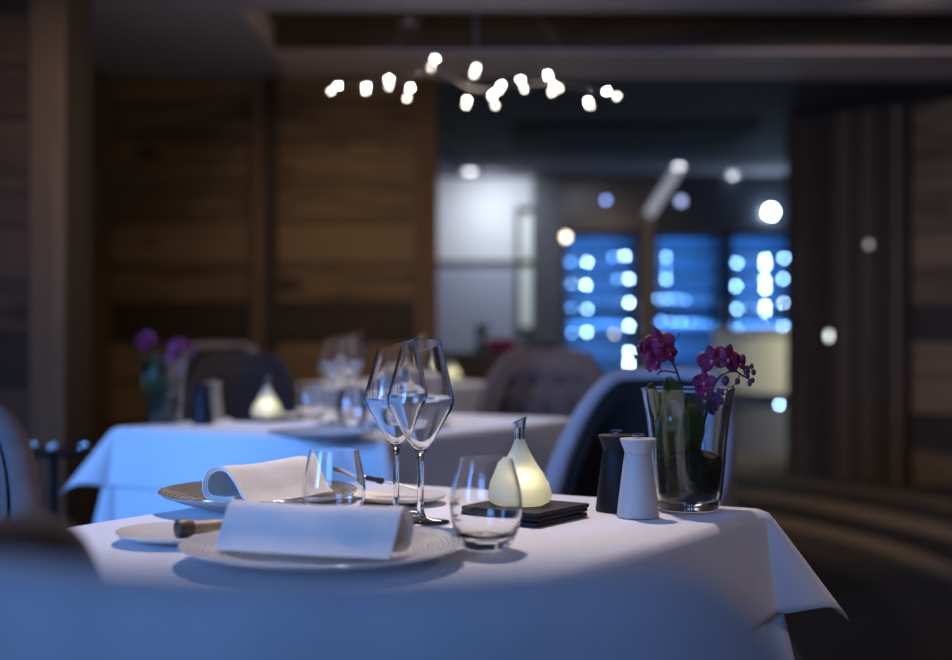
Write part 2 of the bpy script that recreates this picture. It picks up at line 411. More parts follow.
# right-hand wall of vertical boards, then planks
A = at(790, 122, 9.8); B = at(905, 106, 9.1); C_ = Vector((4.3, 7.75, 0))
def wall_between(name, m, p, q, th, z1, ztop=None):
    p = Vector((p.x, p.y, 0)); q = Vector((q.x, q.y, 0)); d = q-p
    return struct(MB().box(0, d.length, 0, th, 0, z1).build(name, m, loc=p, rotz=math.atan2(d.y, d.x)))
wall_between('wall_right', M['wood_vert'], A, B, .15, H+.02)
wall_between('wall_right_front', M['wood_wall'], B+Vector((.03, -.06, 0)), C_, .15, H)
o = MB().box(-.05, .05, -.07, .1, 0, H).build('trim_12', M['wood_post'], loc=(B.x, B.y, 0), rotz=R(-45)); struct(o)
d = (Vector((B.x, B.y, 0))-Vector((A.x, A.y, 0))); rz = math.atan2(d.y, d.x)
# vertical battens on the right wall (a fluted look)
for i, t in enumerate((.03, .22, .40, .60, .80, .93)):
    p = Vector((A.x, A.y, 0))+d*t
    struct(MB().box(-.03, .03, -.035, 0, 0, H+.01).build('trim_%d' % (13+i), M['wood_vert'], loc=p, rotz=rz))
dn = Vector((d.y, -d.x, 0)).normalized()
def on_right_wall(px, py):
    k = (px-476)/FPX      # intersect the ray with the wall line
    # A + d t : x = k*y
    t = (k*A.y-A.x)/(d.x-k*d.y); p = Vector((A.x, A.y, 0))+d*t
    return Vector((p.x, p.y, EYE-(py-330)/FPX*p.y))
p = on_right_wall(835, 336)
hd = empty('wall_glow', p, rz); tag(hd, 'small bright oval wall glow at eye level on the dark vertical boards', 'wall glow')
MB().lathe([(0, 0), (.034, 0), (.034, .02), (.024, .03)], 20, fn=lambda q, r, z, a: Vector((q.x*.75, -z-.04, q.y))).build('bezel', M['dark_grey'], hd)  # dark disc behind the bright spot
MB().lathe([(0, .031), (.024, .031), (.02, .037), (0, .040)], 20, fn=lambda q, r, z, a: Vector((q.x*.75, -z-.04, q.y*1.2))).build('lens', emitter('wall glow disc', (.95, 1, .95), 3.5), hd)  # bright spot put in as a glowing oval disc
p = on_right_wall(875, 245)
hd = empty('wall_glow', p, rz); tag(hd, 'tiny dim wall glow, the higher of two on the dark vertical boards', 'wall glow')
MB().lathe([(0, 0), (.03, 0), (.03, .02), (.02, .03)], 20, fn=lambda q, r, z, a: Vector((q.x, -z-.04, q.y))).build('bezel', M['dark_grey'], hd)  # dark disc behind the dim spot
MB().lathe([(0, .031), (.02, .031), (.018, .036), (0, .038)], 20, fn=lambda q, r, z, a: Vector((q.x, -z-.04, q.y))).build('lens', emitter('faint wall glow disc', (1, .9, .8), .7), hd)  # dim spot put in as a weakly glowing disc

# ------------------------------------------------------------------ tables
ANG = R(-31)
U = Vector((math.cos(ANG), math.sin(ANG), 0)); V = Vector((-math.sin(ANG), math.cos(ANG), 0))
def smooth(t): t = max(0, min(1, t)); return t*t*(3-2*t)
def cloth_mesh(w, d, over, side_a, corner_a, z, seed, n=46, m=14, wav=.006, rr=.02):
    rnd = random.Random(seed); ph = [rnd.uniform(0, 6.28) for _ in range(8)]
    hw, hd = w/2, d/2
    xs = [-hw-over*(1-i/m) for i in range(m)]+[-hw+w*i/n for i in range(n+1)]+[hw+over*(i+1)/m for i in range(m)]
    ys = [-hd-over*(1-i/m) for i in range(m)]+[-hd+d*i/n for i in range(n+1)]+[hd+over*(i+1)/m for i in range(m)]
    V_ = []
    for x in xs:
        for y in ys:
            p = max(0, abs(x)-hw); q = max(0, abs(y)-hd); sx = 1 if x > 0 else -1; sy = 1 if y > 0 else -1
            r = math.hypot(p, q)
            bx = max(-hw, min(hw, x)); by = max(-hd, min(hd, y))
            # soft undulation on the top
            if r < 1e-9:
                V_.append((bx, by, z+.0008*math.sin(9*x+ph[0])*math.sin(8*y+ph[1]))); continue
            th = math.atan2(q, p); k = math.sin(2*th)**.8 if p > 0 and q > 0 else 0
            # corner cloth: slacker folds just beside the corner
            al = side_a+(corner_a-side_a)*k
            al *= 1
            # rounded shoulder: blend from horizontal to the hang direction
            s_ = min(1, r/rr) if rr > 0 else 1
            hz = r*math.sin(al)+rr*.45*smooth(r/rr); dz = r*math.cos(al)-rr*.35*smooth(r/rr)
            if r < rr: dz = r*math.cos(al)*(r/rr)*.65
            nx, ny = math.cos(th)*sx, math.sin(th)*sy
            along = y if p > q else x
            wv = wav*math.sin(11*along+ph[2])*smooth(r/over)*(1-k) + wav*.5*math.sin(23*along+ph[3])*smooth(r/over)*(1-k)
            hz += wv
            V_.append((bx+nx*hz, by+ny*hz, z-dz))
    ny_ = len(ys)
    F = [(i*ny_+j, (i+1)*ny_+j, (i+1)*ny_+j+1, i*ny_+j+1) for i in range(len(xs)-1) for j in range(len(ys)-1)]
    mb = MB(); mb.add(V_, F); return mb
def table(c, w, d, n, name_label, under_label, over_label, over=.17, al_c=38, rotz=ANG):
    t = empty('dining_table', (c.x, c.y, 0), rotz); tag(t, name_label, 'table')
    MB().box(-w/2+.004, w/2-.004, -d/2+.004, d/2-.004, .715, .742).build('table_top', M['wood_dark'], t, bevel=.004)
    MB().lathe([(.035, .03), (.035, .715)], 20).build('column', M['leg_black'], t)
    MB().lathe([(0, 0), (.24, 0), (.24, .012), (.05, .03), (0, .03)], 32).build('base', M['leg_black'], t)
    u = cloth_mesh(w+.006, d+.006, .50, R(3), R(13), TOP-.004, n+10, wav=.012).build('under_tablecloth', M['cloth'], solid=.0012, loc=(c.x, c.y, 0), rotz=rotz)
    tag(u, under_label, 'tablecloth')
    o = cloth_mesh(w+.012, d+.012, over, R(9), R(al_c), TOP-.0006, n, wav=.004).build('tablecloth', M['cloth'], solid=.0012, loc=(c.x, c.y, 0), rotz=rotz)
    tag(o, over_label, 'tablecloth')
    return t
# table 1 from its corners
side = .715
F1 = at(356, 482, .27*FPX/152); R1 = at(757, 508, .27*FPX/178)
dep1 = .96
C1 = (F1+R1)/2 - V*(dep1/2); C1.z = 0
table(C1, side+.01, dep1, 1, 'square dining table in the foreground laid with orchid vase and tall wine glasses',
      'long white under cloth hanging below the top cloth of the foreground table',
      'white linen top cloth with a pointed corner hanging at the right of the foreground table', over=.165, al_c=38)
L2 = at(122, 427, .27*FPX/97)
C2 = L2+U*.44+V*.49; C2.z = 0
table(C2, .88, .98, 2, 'second dining table lit blue on its left side, behind the foreground table',
      'long blue-lit under cloth below the top cloth of the second table',
      'white top cloth glowing blue with a corner hanging at the left of the second table')
C3 = Vector((-.42, 7.0, 0))
table(C3, .8, .8, 3, 'far dining table by the end of the timber wall',
      'long under cloth of the far table by the timber wall', 'white top cloth of the far table by the timber wall')

ZT = TOP+.0012
def onT(x, y, z=0):
    "point on the table plane (plus z) seen at that pixel"
    h = EYE-(ZT+z); D = h*FPX/(y-330); return Vector(((x-476)/FPX*D, D, ZT+z))

# ------------------------------------------------------------------ table ware
def wine_glass(loc, rotz, label, material='glass', tilt=.32, seg=72):
    g = empty('wine_glass', loc, rotz); tag(g, label, 'wine glass')
    Ht = .248
    out = [(.0, .0), (.040, .0), (.041, .0015), (.039, .0028), (.022, .0048), (.008, .008), (.0054, .014), (.0046, .03), (.0044, .06), (.0048, .085), (.0062, .096), (.011, .104),
           (.018, .114), (.027, .129), (.036, .145), (.0435, .157), (.0468, .1655), (.0472, .171), (.0455, .180), (.040, .203), (.034, .226), (.0285, .2475)]
    inn = [(.0273, .2475), (.0326, .226), (.0384, .203), (.0436, .180), (.0450, .171), (.0446, .1665), (.0412, .1590), (.0336, .1475), (.0246, .132), (.0156, .117), (.008, .1085), (.004, .1045), (0, .104)]
    def fn(p, r, z, a):
        t = max(0, (z-.150)/(Ht-.150)); t = min(1, t)
        return Vector((p.x, p.y, p.z+p.x*tilt*t*t**.2 + .0*r))
    if material == 'glass':
        MB().lathe(out+inn, seg, fn=fn).build('glass_body', M[material], g)
    else:
        MB().lathe(out, seg, fn=fn).build('glass_body', M[material], g)
    return g
def tumbler(loc, label, s=1.0, hs=1.0, material='glass', seg=64, rim=.031):
    g = empty('water_glass', loc); tag(g, label, 'water glass')
    out = [(0, 0), (.024, 0), (.0285, .002), (.034, .010), (.040, .024), (.0438, .042), (.0446, .055), (.0432, .070), (.0395, .088), (rim+.0015, .111)]
    inn = [(rim+.0003, .111), (.0378, .088), (.0416, .070), (.043, .055), (.0422, .042), (.0385, .026), (.033, .019), (.022, .0135), (.009, .0160), (0, .018)]
    prof = out+inn if material == 'glass' else out
    prof = [(r*s, z*s*hs) for r, z in prof]
    MB().lathe(prof, seg).build('glass_body', M[material], g)
    return g
g1 = wine_glass(onT(396, 513.5), R(8), 'left of the two tall wine glasses on the foreground table, rim rising to the right')
g2 = wine_glass(onT(420.5, 522.5), R(62), 'right of the two tall wine glasses on the foreground table', tilt=.30)
tumbler(onT(486, 549), 'stemless water glass standing in front of the glowing pear-shaped oil lamp')
tumbler(onT(334, 529), 'stemless water glass beside the napkin on the ridged rear plate', s=.96, hs=1.0, rim=.0330)

def plate(name, loc, r, hgt, mtop, label, well=.62):
    g = empty(name, loc); tag(g, label, 'plate')
    n = 26; prof = []
    top = []
    for i in range(n+1):
        t = i/n; rr = r*(1-t)
        z = .007+(hgt-.007)*max(0, (rr/r-.50)/.50)**1.3
        top.append((rr, z))
    MB().lathe([(r-.0002, hgt-.002), (r, hgt-.0008), (r-.0008, hgt)]+top[1:-1]+[(0, .007)], 96, caps=False).build('plate_top', mtop, g)
    bot = [(0, .0), (r*.45, 0), (r*.5, .003)]
    for i in range(1, 12):
        t = i/12; rr = r*(.5+.5*t); bot.append((rr-.0006, max(.003, .0025+(hgt-.0072)*max(0, (rr/r-.50)/.50)**1.3)))
    bot.append((r-.0002, hgt-.002))
    MB().lathe(bot, 96, caps=False).build('plate_underside', M['plate_under'] if mtop != M['plate_small'] else M['plate_small'], g)
    return g
def napkin(loc, rotz, label, length=.2, h=.055, w=.1):
    "folded linen napkin bent over into an open roll; axis along local Y"
    g = empty('napkin', loc, rotz); tag(g, label, 'napkin')
    def path(off):
        # off = inward offset
        pts = []
        hw = w/2
        base = [(.42, .10), (.0, .07), (-.42, .10), (-.62, .25), (-.66, .5), (-.54, .78), (-.28, .95), (.02, .985), (.26, .88), (.50, .62), (.72, .32), (.92, .12), (1.0, .06)]
        # catmull-rom
        P = [Vector((x*hw, z*h)) for x, z in base]
        Q = []
        for i in range(len(P)-1):
            p0 = P[max(i-1, 0)]; p1 = P[i]; p2 = P[i+1]; p3 = P[min(i+2, len(P)-1)]
            for k in range(6):
                t = k/6
                Q.append(.5*((2*p1)+(-p0+p2)*t+(2*p0-5*p1+4*p2-p3)*t*t+(-p0+3*p1-3*p2+p3)*t**3))
        Q.append(P[-1]); return Q
    Q = path(0); mb = MB(); ny = 14; rnd = random.Random(int(loc[0]*1000))
    for (o0, o1, trim, shrink) in ((0, .0021, 0, 0), (.0026, .0045, 3, .002), (.0050, .0068, 7, .004)):
        q = Q[:len(Q)-trim]
        nrm = []
        for i in range(len(q)):
            t = (q[min(i+1, len(q)-1)]-q[max(i-1, 0)]).normalized(); nrm.append(Vector((t.y, -t.x)))
        loop = [q[i]+nrm[i]*o0 for i in range(len(q))]+[q[i]+nrm[i]*o1 for i in reversed(range(len(q)))]
        m_ = len(loop); verts = []
        L_ = length-2*shrink
        for j in range(ny+1):
            y = -L_/2+L_*j/ny
            for p in loop:
                wob = .0012*math.sin(y*38+p.x*30)+.0008*math.sin(y*70+p.y*90)
                sag = 1-.05*math.sin(PI*j/ny)
                verts.append((p.x+wob, y, max(.0005, p.y*sag+wob*.5*(p.y/h))))
        faces = [(j*m_+k, j*m_+(k+1) % m_, (j+1)*m_+(k+1) % m_, (j+1)*m_+k) for j in range(ny) for k in range(m_)]
        faces += [tuple(range(m_))[::-1], tuple(ny*m_+k for k in range(m_))]
        # end caps as quads strip
        faces = faces[:-2]; nq = len(q)
        for base_ in (0, ny*m_):
            for k in range(nq-1): faces.append((base_+k, base_+k+1, base_+m_-2-k, base_+m_-1-k))
        mb.add(verts, faces)
    mb.build('folded_linen', M['napkin_cloth'], g, weld=False)
    return g
# rear plate and napkin
pc = onT(262, 490, .028); pc.z = ZT
PR = pc.copy()
plate('charger_plate', pc, .153, .030, M['plate_ridged'], 'ridged silvery plate at the left rear of the foreground table, under a rolled napkin')
napkin((pc.x+.004, pc.y-.003, ZT+.0168), ANG, 'cream rolled napkin with its open end to the left, on the ridged rear plate', length=.195, h=.056, w=.112)
# front plate and napkin
pf = onT(322, 543, .02); pf.z = ZT
plate('charger_plate', pf, .165, .022, M['plate_white'], 'white plate nearest the camera, under the blue-lit rolled napkin')
napkin((pf.x-.005, pf.y-.01, ZT+.0085+.005), R(-17-90), 'white rolled napkin turned blue by the light, on the plate nearest the camera', length=.215, h=.055, w=.095)
# bread plates
pb = onT(182, 531, .012); pb.z = ZT
plate('bread_plate', pb, .083, .014, M['plate_small'], 'small cream side plate at the left edge holding a wooden-handled butter knife')
pr = onT(399, 495, .012); pr.z = ZT
plate('bread_plate', pr, .074, .014, M['plate_small'], 'small side plate behind the tall wine glasses holding a steel knife')
def knife(p0, p1, label, kind):
    "handle butt at p0, blade tip at p1"
    p0 = Vector(p0); p1 = Vector(p1); d = p1-p0
    k = empty('butter_knife', p0); tag(k, label, 'knife')
    k.rotation_euler = d.to_track_quat('X', 'Z').to_euler(); Ln = d.length
    if kind == 'wood':
        mb = MB(); mb.tube([(-.002, 0, 0), (.0, 0, 0), (.012, 0, 0), (.02, 0, 0)], [.007, .0115, .0125, .0095], 14); mb.build('butt_cap', M['horn'], k)
        MB().tube([(.02, 0, 0), (.05, 0, 0), (.085, 0, 0), (.095, 0, 0)], [.0085, .0078, .0062, .005], 14).build('handle', M['tan_wood'], k)
        b0 = .095
    else:
        MB().tube([(0, 0, 0), (.004, 0, 0), (.03, 0, 0), (.055, 0, 0)], [.002, .0034, .0030, .0026], 12).build('handle', M['steel'], k)
        mb = MB()
        for i in range(6): mb.ball((.058+i*.0045, 0, 0), .0043+.0012*(i > 3), 12)
        mb.build('ferrule', M['dark_bead'], k); b0 = .082
    mb = MB(); n = 12; vs = []
    for i in range(n+1):
        t = i/n; x = b0-.004+(Ln-b0)*t; w = .0035+.0065*smooth(t*3)*(1-smooth((t-.8)*5)*.75); yo = .003*math.sin(PI*t)
        vs += [(x, -w+yo, -.0006), (x, w+yo, -.0004), (x, w+yo, .0004), (x, -w+yo, .0008)]
    fs = [(i*4+a, i*4+(a+1) % 4, (i+1)*4+(a+1) % 4, (i+1)*4+a) for i in range(n) for a in range(4)]+[(3, 2, 1, 0), (n*4, n*4+1, n*4+2, n*4+3)]
    mb.add(vs, fs, False); mb.build('blade', M['steel'], k)
    return k
knife(onT(177, 529, .024), onT(176, 529, .022)+Vector((.135, .078, .001)), 'butter knife with dark butt and honey wooden handle on the left side plate', 'wood')
ka = at(333, 470, 2.19); kb = at(428, 491.5, 2.16)
knife(ka, kb, 'slim steel knife with a black beaded collar leaning across the rear side plate', 'steel')

def oil_lamp(loc, label, s=1.0):
    g = empty('oil_lamp', loc); tag(g, label, 'oil lamp')
    out = [(.0, 0), (.034, 0), (.0415, .004), (.0455, .011), (.0450, .020), (.0415, .031), (.0340, .044), (.0265, .055), (.0190, .067), (.0130, .078), (.0092, .087), (.0075, .093)]
    MB().lathe([(r*s, z*s) for r, z in out], 56).build('frosted_body', M['frosted'], g)
    nk = [(.0076, .0932), (.0074, .098), (.0078, .108), (.0088, .116), (.0100, .1205), (.0092, .1212), (.0076, .116), (.0066, .108), (.0062, .098), (.0064, .0932)]
    # slanted cut chimney
    MB().lathe([(r*s, z*s) for r, z in nk], 32, closed=True, fn=lambda p, r, z, a: Vector((p.x, p.y, p.z+(p.x*.45 if z > .115*s else 0)))).build('glass_neck', M['glass'], g)
    MB().tube([(0, 0, .085*s), (0, 0, .110*s)], .0014, 8).build('wick', M['dark_bead'], g)
    MB().ball((.003*s, -.020*s, .034*s), .0070*s, 16, (1, 1, 1.4)).build('flame', M['flame'], g)
    return g
def coaster(loc, rotz, label, side=.145, th=.0042, group=None):
    o = MB().box(-side/2, side/2, -side/2, side/2, 0, th).build('coaster', M['coaster'], loc=loc, rotz=rotz, bevel=.0012)
    tag(o, label, 'coaster', group); return o
CR = R(-35); ct = onT(522, 505.5, .018)
order = ['bottom one', 'middle one', 'topmost']
for i in range(3):
    coaster((ct.x+.0012*((i*7) % 3-1), ct.y+.0015*((i*5) % 3-1), ZT+.0003+i*.0066), CR+R((0, 1.5, -.6)[i]),
            'square black coaster, %s of the stack under the foreground oil lamp' % order[i], .138, .0058, 'coaster stack on the foreground table')
oil_lamp((ct.x-.003, ct.y+.002, ZT+.0003+2*.0066+.0060), 'glowing frosted pear-shaped oil lamp on the coaster stack of the foreground table')

def mill(loc, label, m, rotz=0):
    g = empty('pepper_mill' if m == 'mill_black' else 'salt_mill', loc, rotz); tag(g, label, 'mill')
    MB().lathe([(0, 0), (.0298, 0), (.0305, .002), (.0285, .02), (.0255, .045), (.0222, .070), (.0195, .0905)], 48).build('body', M[m], g)
    MB().lathe([(0, .0910), (.0193, .0910), (.0200, .0955), (.0258, .1095), (.0262, .1120), (.0255, .1125), (0, .1125)], 48).build('head', M[m], g)
    MB().lathe([(0, .1126), (.0035, .1126), (.0035, .1165), (.0085, .1168), (.0095, .1180), (.0085, .1198), (0, .1202)], 24).build('top_nut', M['chrome'], g)
    return g
mill(onT(638, 516.5), 'pale grey waisted salt mill standing in front of the orchid vase', 'mill_white')
mill(onT(616, 510.5), 'black waisted pepper mill beside the pale mill on the foreground table', 'mill_black')

def vase(loc, label, material='glass'):
    g = empty('glass_vase', loc); tag(g, label, 'vase')
    out = [(0, 0), (.040, 0), (.0445, .003), (.0475, .010), (.0515, .03), (.0545, .06), (.0575, .10), (.062, .14), (.068, .176), (.0705, .182)]
    inn = [(.0680, .182), (.0655, .175), (.0595, .14), (.055, .10), (.052, .06), (.049, .03), (.044, .017), (.03, .0125), (0, .0125)]
    MB().lathe(out+inn if material == 'glass' else out, 72).build('glass_wall', M[material], g)
    MB().lathe([(.0440, .0135), (.0475, .0175), (.0470, .021), (.0440, .0172)], 4).build if False else None
    return g
def petal_grid(ln, w, cup=.25):
    def fn(u, v):
        s_ = (u-.5)*2; t = v
        ww = w*math.sin(PI*min(1, t*.93+.05))**.7
        return Vector((s_*ww, t*ln, cup*ln*(t*t*.6)-abs(s_)*ww*.25))
    return fn
def flower(parent, loc, face, size, spin=0, m='petal'):
    "orchid blossom: five petals, lip as a sub-part"
    q = Vector(face).to_track_quat('Z', 'Y').to_matrix().to_4x4()
    mb = MB()
    for a, ln, w in ((90, .5, .17), (215, .5, .17), (325, .5, .17), (15, .52, .30), (165, .52, .30)):
        mt = Matrix.Rotation(R(a-90+spin), 4, 'Z')
        fn = petal_grid(ln*size, w*size)
        mb.grid(lambda u, v, fn=fn, mt=mt: q @ (mt @ fn(u, v)), 6, 6)
    f = mb.build('flower', M[m], parent, loc=loc, solid=.0006)
    l = MB()
    l.ball((0, 0, 0), .06*size, 10, (1, 1.4, .8)); l.v = [tuple(q @ (Vector(p)+Vector((0, -.08*size, .10*size)))) for p in l.v]
    l.build('flower_lip', M['lip'], f)
    return f
def leaf(parent, base, tip, width, bend=.02, name='leaf', nrm=Vector((0, -1, .2))):
    base = Vector(base); tip = Vector(tip); d = tip-base; side_ = d.cross(nrm).normalized(); nn = side_.cross(d).normalized()
    def fn(u, v):
        s_ = (u-.5)*2; w = width*math.sin(PI*(v*.86+.10))**.75*(.9+.1*v)
        return base+d*v+side_*(s_*w)+nn*(bend*math.sin(PI*v)+abs(s_)*w*.22)
    return MB().grid(fn, 8, 14).build(name, M['leaf'], parent, solid=.0016)
def curve(pts, n=7):
    P = [Vector(p) for p in pts]; Q = []
    for i in range(len(P)-1):
        p0 = P[max(i-1, 0)]; p1 = P[i]; p2 = P[i+1]; p3 = P[min(i+2, len(P)-1)]
        for k in range(n):
            t = k/n; Q.append(.5*((2*p1)+(-p0+p2)*t+(2*p0-5*p1+4*p2-p3)*t*t+(-p0+3*p1-3*p2+p3)*t**3))
    Q.append(P[-1]); return Q
def orchid(loc, label):
    g = empty('orchid', loc); tag(g, label, 'orchid')
    s = loc[1]/FPX
    def q(px, py, dy=0):     # offset from the vase foot (688, 509.5)
        return Vector(((px-688)*s, dy, (509.5-py)*s))
    # root ball of bark and moss, lumpy
    rb = MB(); rnd = random.Random(3)
    rb.lathe([(0, .0145), (.036, .0150), (.0445, .022), (.0475, .035), (.0500, .055), (.0505, .072), (.047, .083), (.03, .088), (0, .090)], 56,
             fn=lambda p, r, z, a: p*(1-.05*(math.sin(a*7+z*90)*.5+.5)) if r > 0 and z > .016 else p)
    rb.build('root_ball', M['bark'], g)
    sm = M['stem']
    def st(name, pts, r0, r1, parent=g):
        c = curve(pts); n = len(c)-1
        return MB().tube(c, [r0+(r1-r0)*i/n for i in range(n+1)], 8).build(name, sm, parent)
    s1 = st('stem', [q(690, 450), q(688, 420, .005), q(683, 392, 0), q(676, 371, -.005), q(669, 358, -.008), q(661, 353, -.008), q(655, 362, -.01)], .0022, .0012)
    st('side_twig', [q(677, 373, -.005), q(667, 371, -.01), q(660, 371, -.012), q(656, 375, -.012)], .0013, .0011, s1)
    st('side_twig', [q(660, 372, -.012), q(658, 366, -.012)], .001, .0008, s1)
    st('side_twig', [q(670, 354, -.01), q(674, 341, -.01), q(678, 335, -.01)], .0009, .0007, s1)
    st('side_twig', [q(672, 364, -.006), q(678, 364, -.008)], .0009, .0007, s1)
    s2 = st('stem', [q(697, 450), q(703, 425, -.005), q(708, 400, -.01), q(713, 384, -.012), q(721, 374, -.015), q(733, 371, -.015), q(742, 376, -.012), q(750, 380, -.01)], .0024, .0011)
    st('side_twig', [q(742, 376, -.012), q(746, 368, -.012), q(749, 366, -.01)], .001, .0008, s2)
    st('side_twig', [q(738, 373, -.012), q(736, 381, -.012), q(731, 386, -.01), q(722, 390, -.01)], .001, .0008, s2)
    s3 = st('stem', [q(700, 450, .01), q(700, 430, .01), q(705, 412, .02), q(714, 396, .03)], .0018, .001)
    fl = [(658, 344, .046, (.05, -1, .25), 10), (649, 350, .036, (-.7, -.9, .1), 30), (667, 352, .036, (.8, -.8, 0), -15), (656, 360, .032, (-.1, -1, -.5), 50), (651, 367, .018, (-.4, -1, -.4), 20), (641, 348, .018, (-.9, -.4, 0), 0),
          (711, 360, .044, (-.3, -1, .15), 15), (725, 359, .045, (.3, -1, .2), -20), (737, 363, .028, (.7, -.9, .3), 0), (703, 382, .034, (-.2, -1, .1), 0), (701, 390, .022, (-.3, -1, -.3), 50)]
    for px, py, sz, fc, sp_ in fl: flower(g, q(px, py, -.012), fc, sz*1.05, sp_)
    for px, py, sz in ((715, 398, .022), (722, 402, .022), (712, 407, .018), (718, 411, .018), (724, 394, .018)):
        flower(g, q(px, py, .036 if px < 721 else .03), (.1, -1, .1), sz, px*7 % 60, 'petal_dim')
    for px, py, r in ((638, 349, .0055), (634, 357, .0028), (741, 358, .0055), (745, 370, .0062), (752, 372, .0042), (750, 366, .0038), (736, 381, .0046), (748, 383, .0042), (751, 380, .0036), (724, 380, .0066), (746, 376, .004), (731, 387, .0026), (678, 334, .0014), (640, 343, .004)):
        mb = MB(); mb.ball((0, 0, 0), r, 12, (.9, .9, 1.2)); mb.build('bud', M['bud'], g, loc=q(px, py, -.012))
    leaf(g, q(671, 458, -.02), q(669, 399, -.030), .029, .008)
    leaf(g, q(684, 455, -.015), q(686, 402, -.030), .024, .006, nrm=Vector((.5, -1, .2)))
    leaf(g, q(690, 450, .01), q(668, 377, .0), .022, -.012)
    leaf(g, q(675, 440, .01), q(650, 384, .005), .018, -.012, nrm=Vector((.3, -1, .6)))
    return g
vl = onT(688, 509.5)
vase(vl, 'clear glass vase with flared rim at the right rear of the foreground table')
OR1 = orchid(vl, 'purple orchid with green leaves and dark bark in the glass vase on the foreground table')

# table 2 ware
def t2(px, py): return onT(px, py)
v2 = onT(164, 423.5)
vase(v2, 'glass vase at the left corner of the blue-lit second table', 'glass')
o2 = dup(OR1, v2, R(0), 'blurred purple orchid in the vase on the blue-lit second table')
mill(onT(203, 424.5), 'black pepper mill beside the vase on the second table', 'mill_black')
mill(onT(213, 420), 'pale mill half hidden behind the black mill on the second table', 'mill_white')
c2 = onT(267, 420.5)
coaster((c2.x, c2.y, ZT+.0003), CR, 'square black coaster under the oil lamp on the second table, lower of two', .15, .0045)
coaster((c2.x, c2.y, ZT+.0051), CR+R(2), 'square black coaster under the oil lamp on the second table, upper of two', .15, .0045)
oil_lamp((c2.x, c2.y, ZT+.0098), 'frosted pear-shaped oil lamp on the blue-lit second table')
wine_glass(onT(333, 424), R(30), 'nearer blurred wine glass on the second table', seg=40)
wine_glass(onT(350, 417), R(60), 'farther blurred wine glass on the second table', seg=40)
tumbler(onT(311, 421), 'blurred water glass beside the oil lamp on the second table', seg=40)
tumbler(onT(352, 428), 'blurred water glass on the right half of the second table', material='glass_thin', seg=40)
pq = onT(322, 431, .02); pq.z = ZT
plate('charger_plate', pq, .135, .022, M['plate_white'], 'white plate near the front edge of the second table')
pq = onT(404, 419, .02); pq.z = ZT
plate('charger_plate', pq, .135, .022, M['plate_white'], 'white plate on the far right of the second table')
napkin((pq.x, pq.y, ZT+.0135), ANG, 'white rolled napkin on the far plate of the second table', .19, .05, .1)
# table 3 ware
h3 = onT(452, 381)
coaster((h3.x, h3.y, ZT+.0003), CR, 'square black coaster under the oil lamp on the far table', .15, .009)
oil_lamp((h3.x, h3.y, ZT+.0098), 'small distant oil lamp glowing on the far table by the timber wall')
wine_glass(onT(421, 384), R(30), 'left wine glass on the far table by the timber wall', 'glass_thin', seg=32)
wine_glass(onT(357, 383), R(50), 'wine glass at the left end of the far table', 'glass_thin', seg=32)
pq = onT(390, 383.2, .02); pq.z = ZT
plate('charger_plate', pq, .12, .022, M['plate_white'], 'white plate on the far table by the timber wall')
napkin((pq.x, pq.y, ZT+.0135), ANG, 'white rolled napkin on the far table by the timber wall', .15, .05, .09)

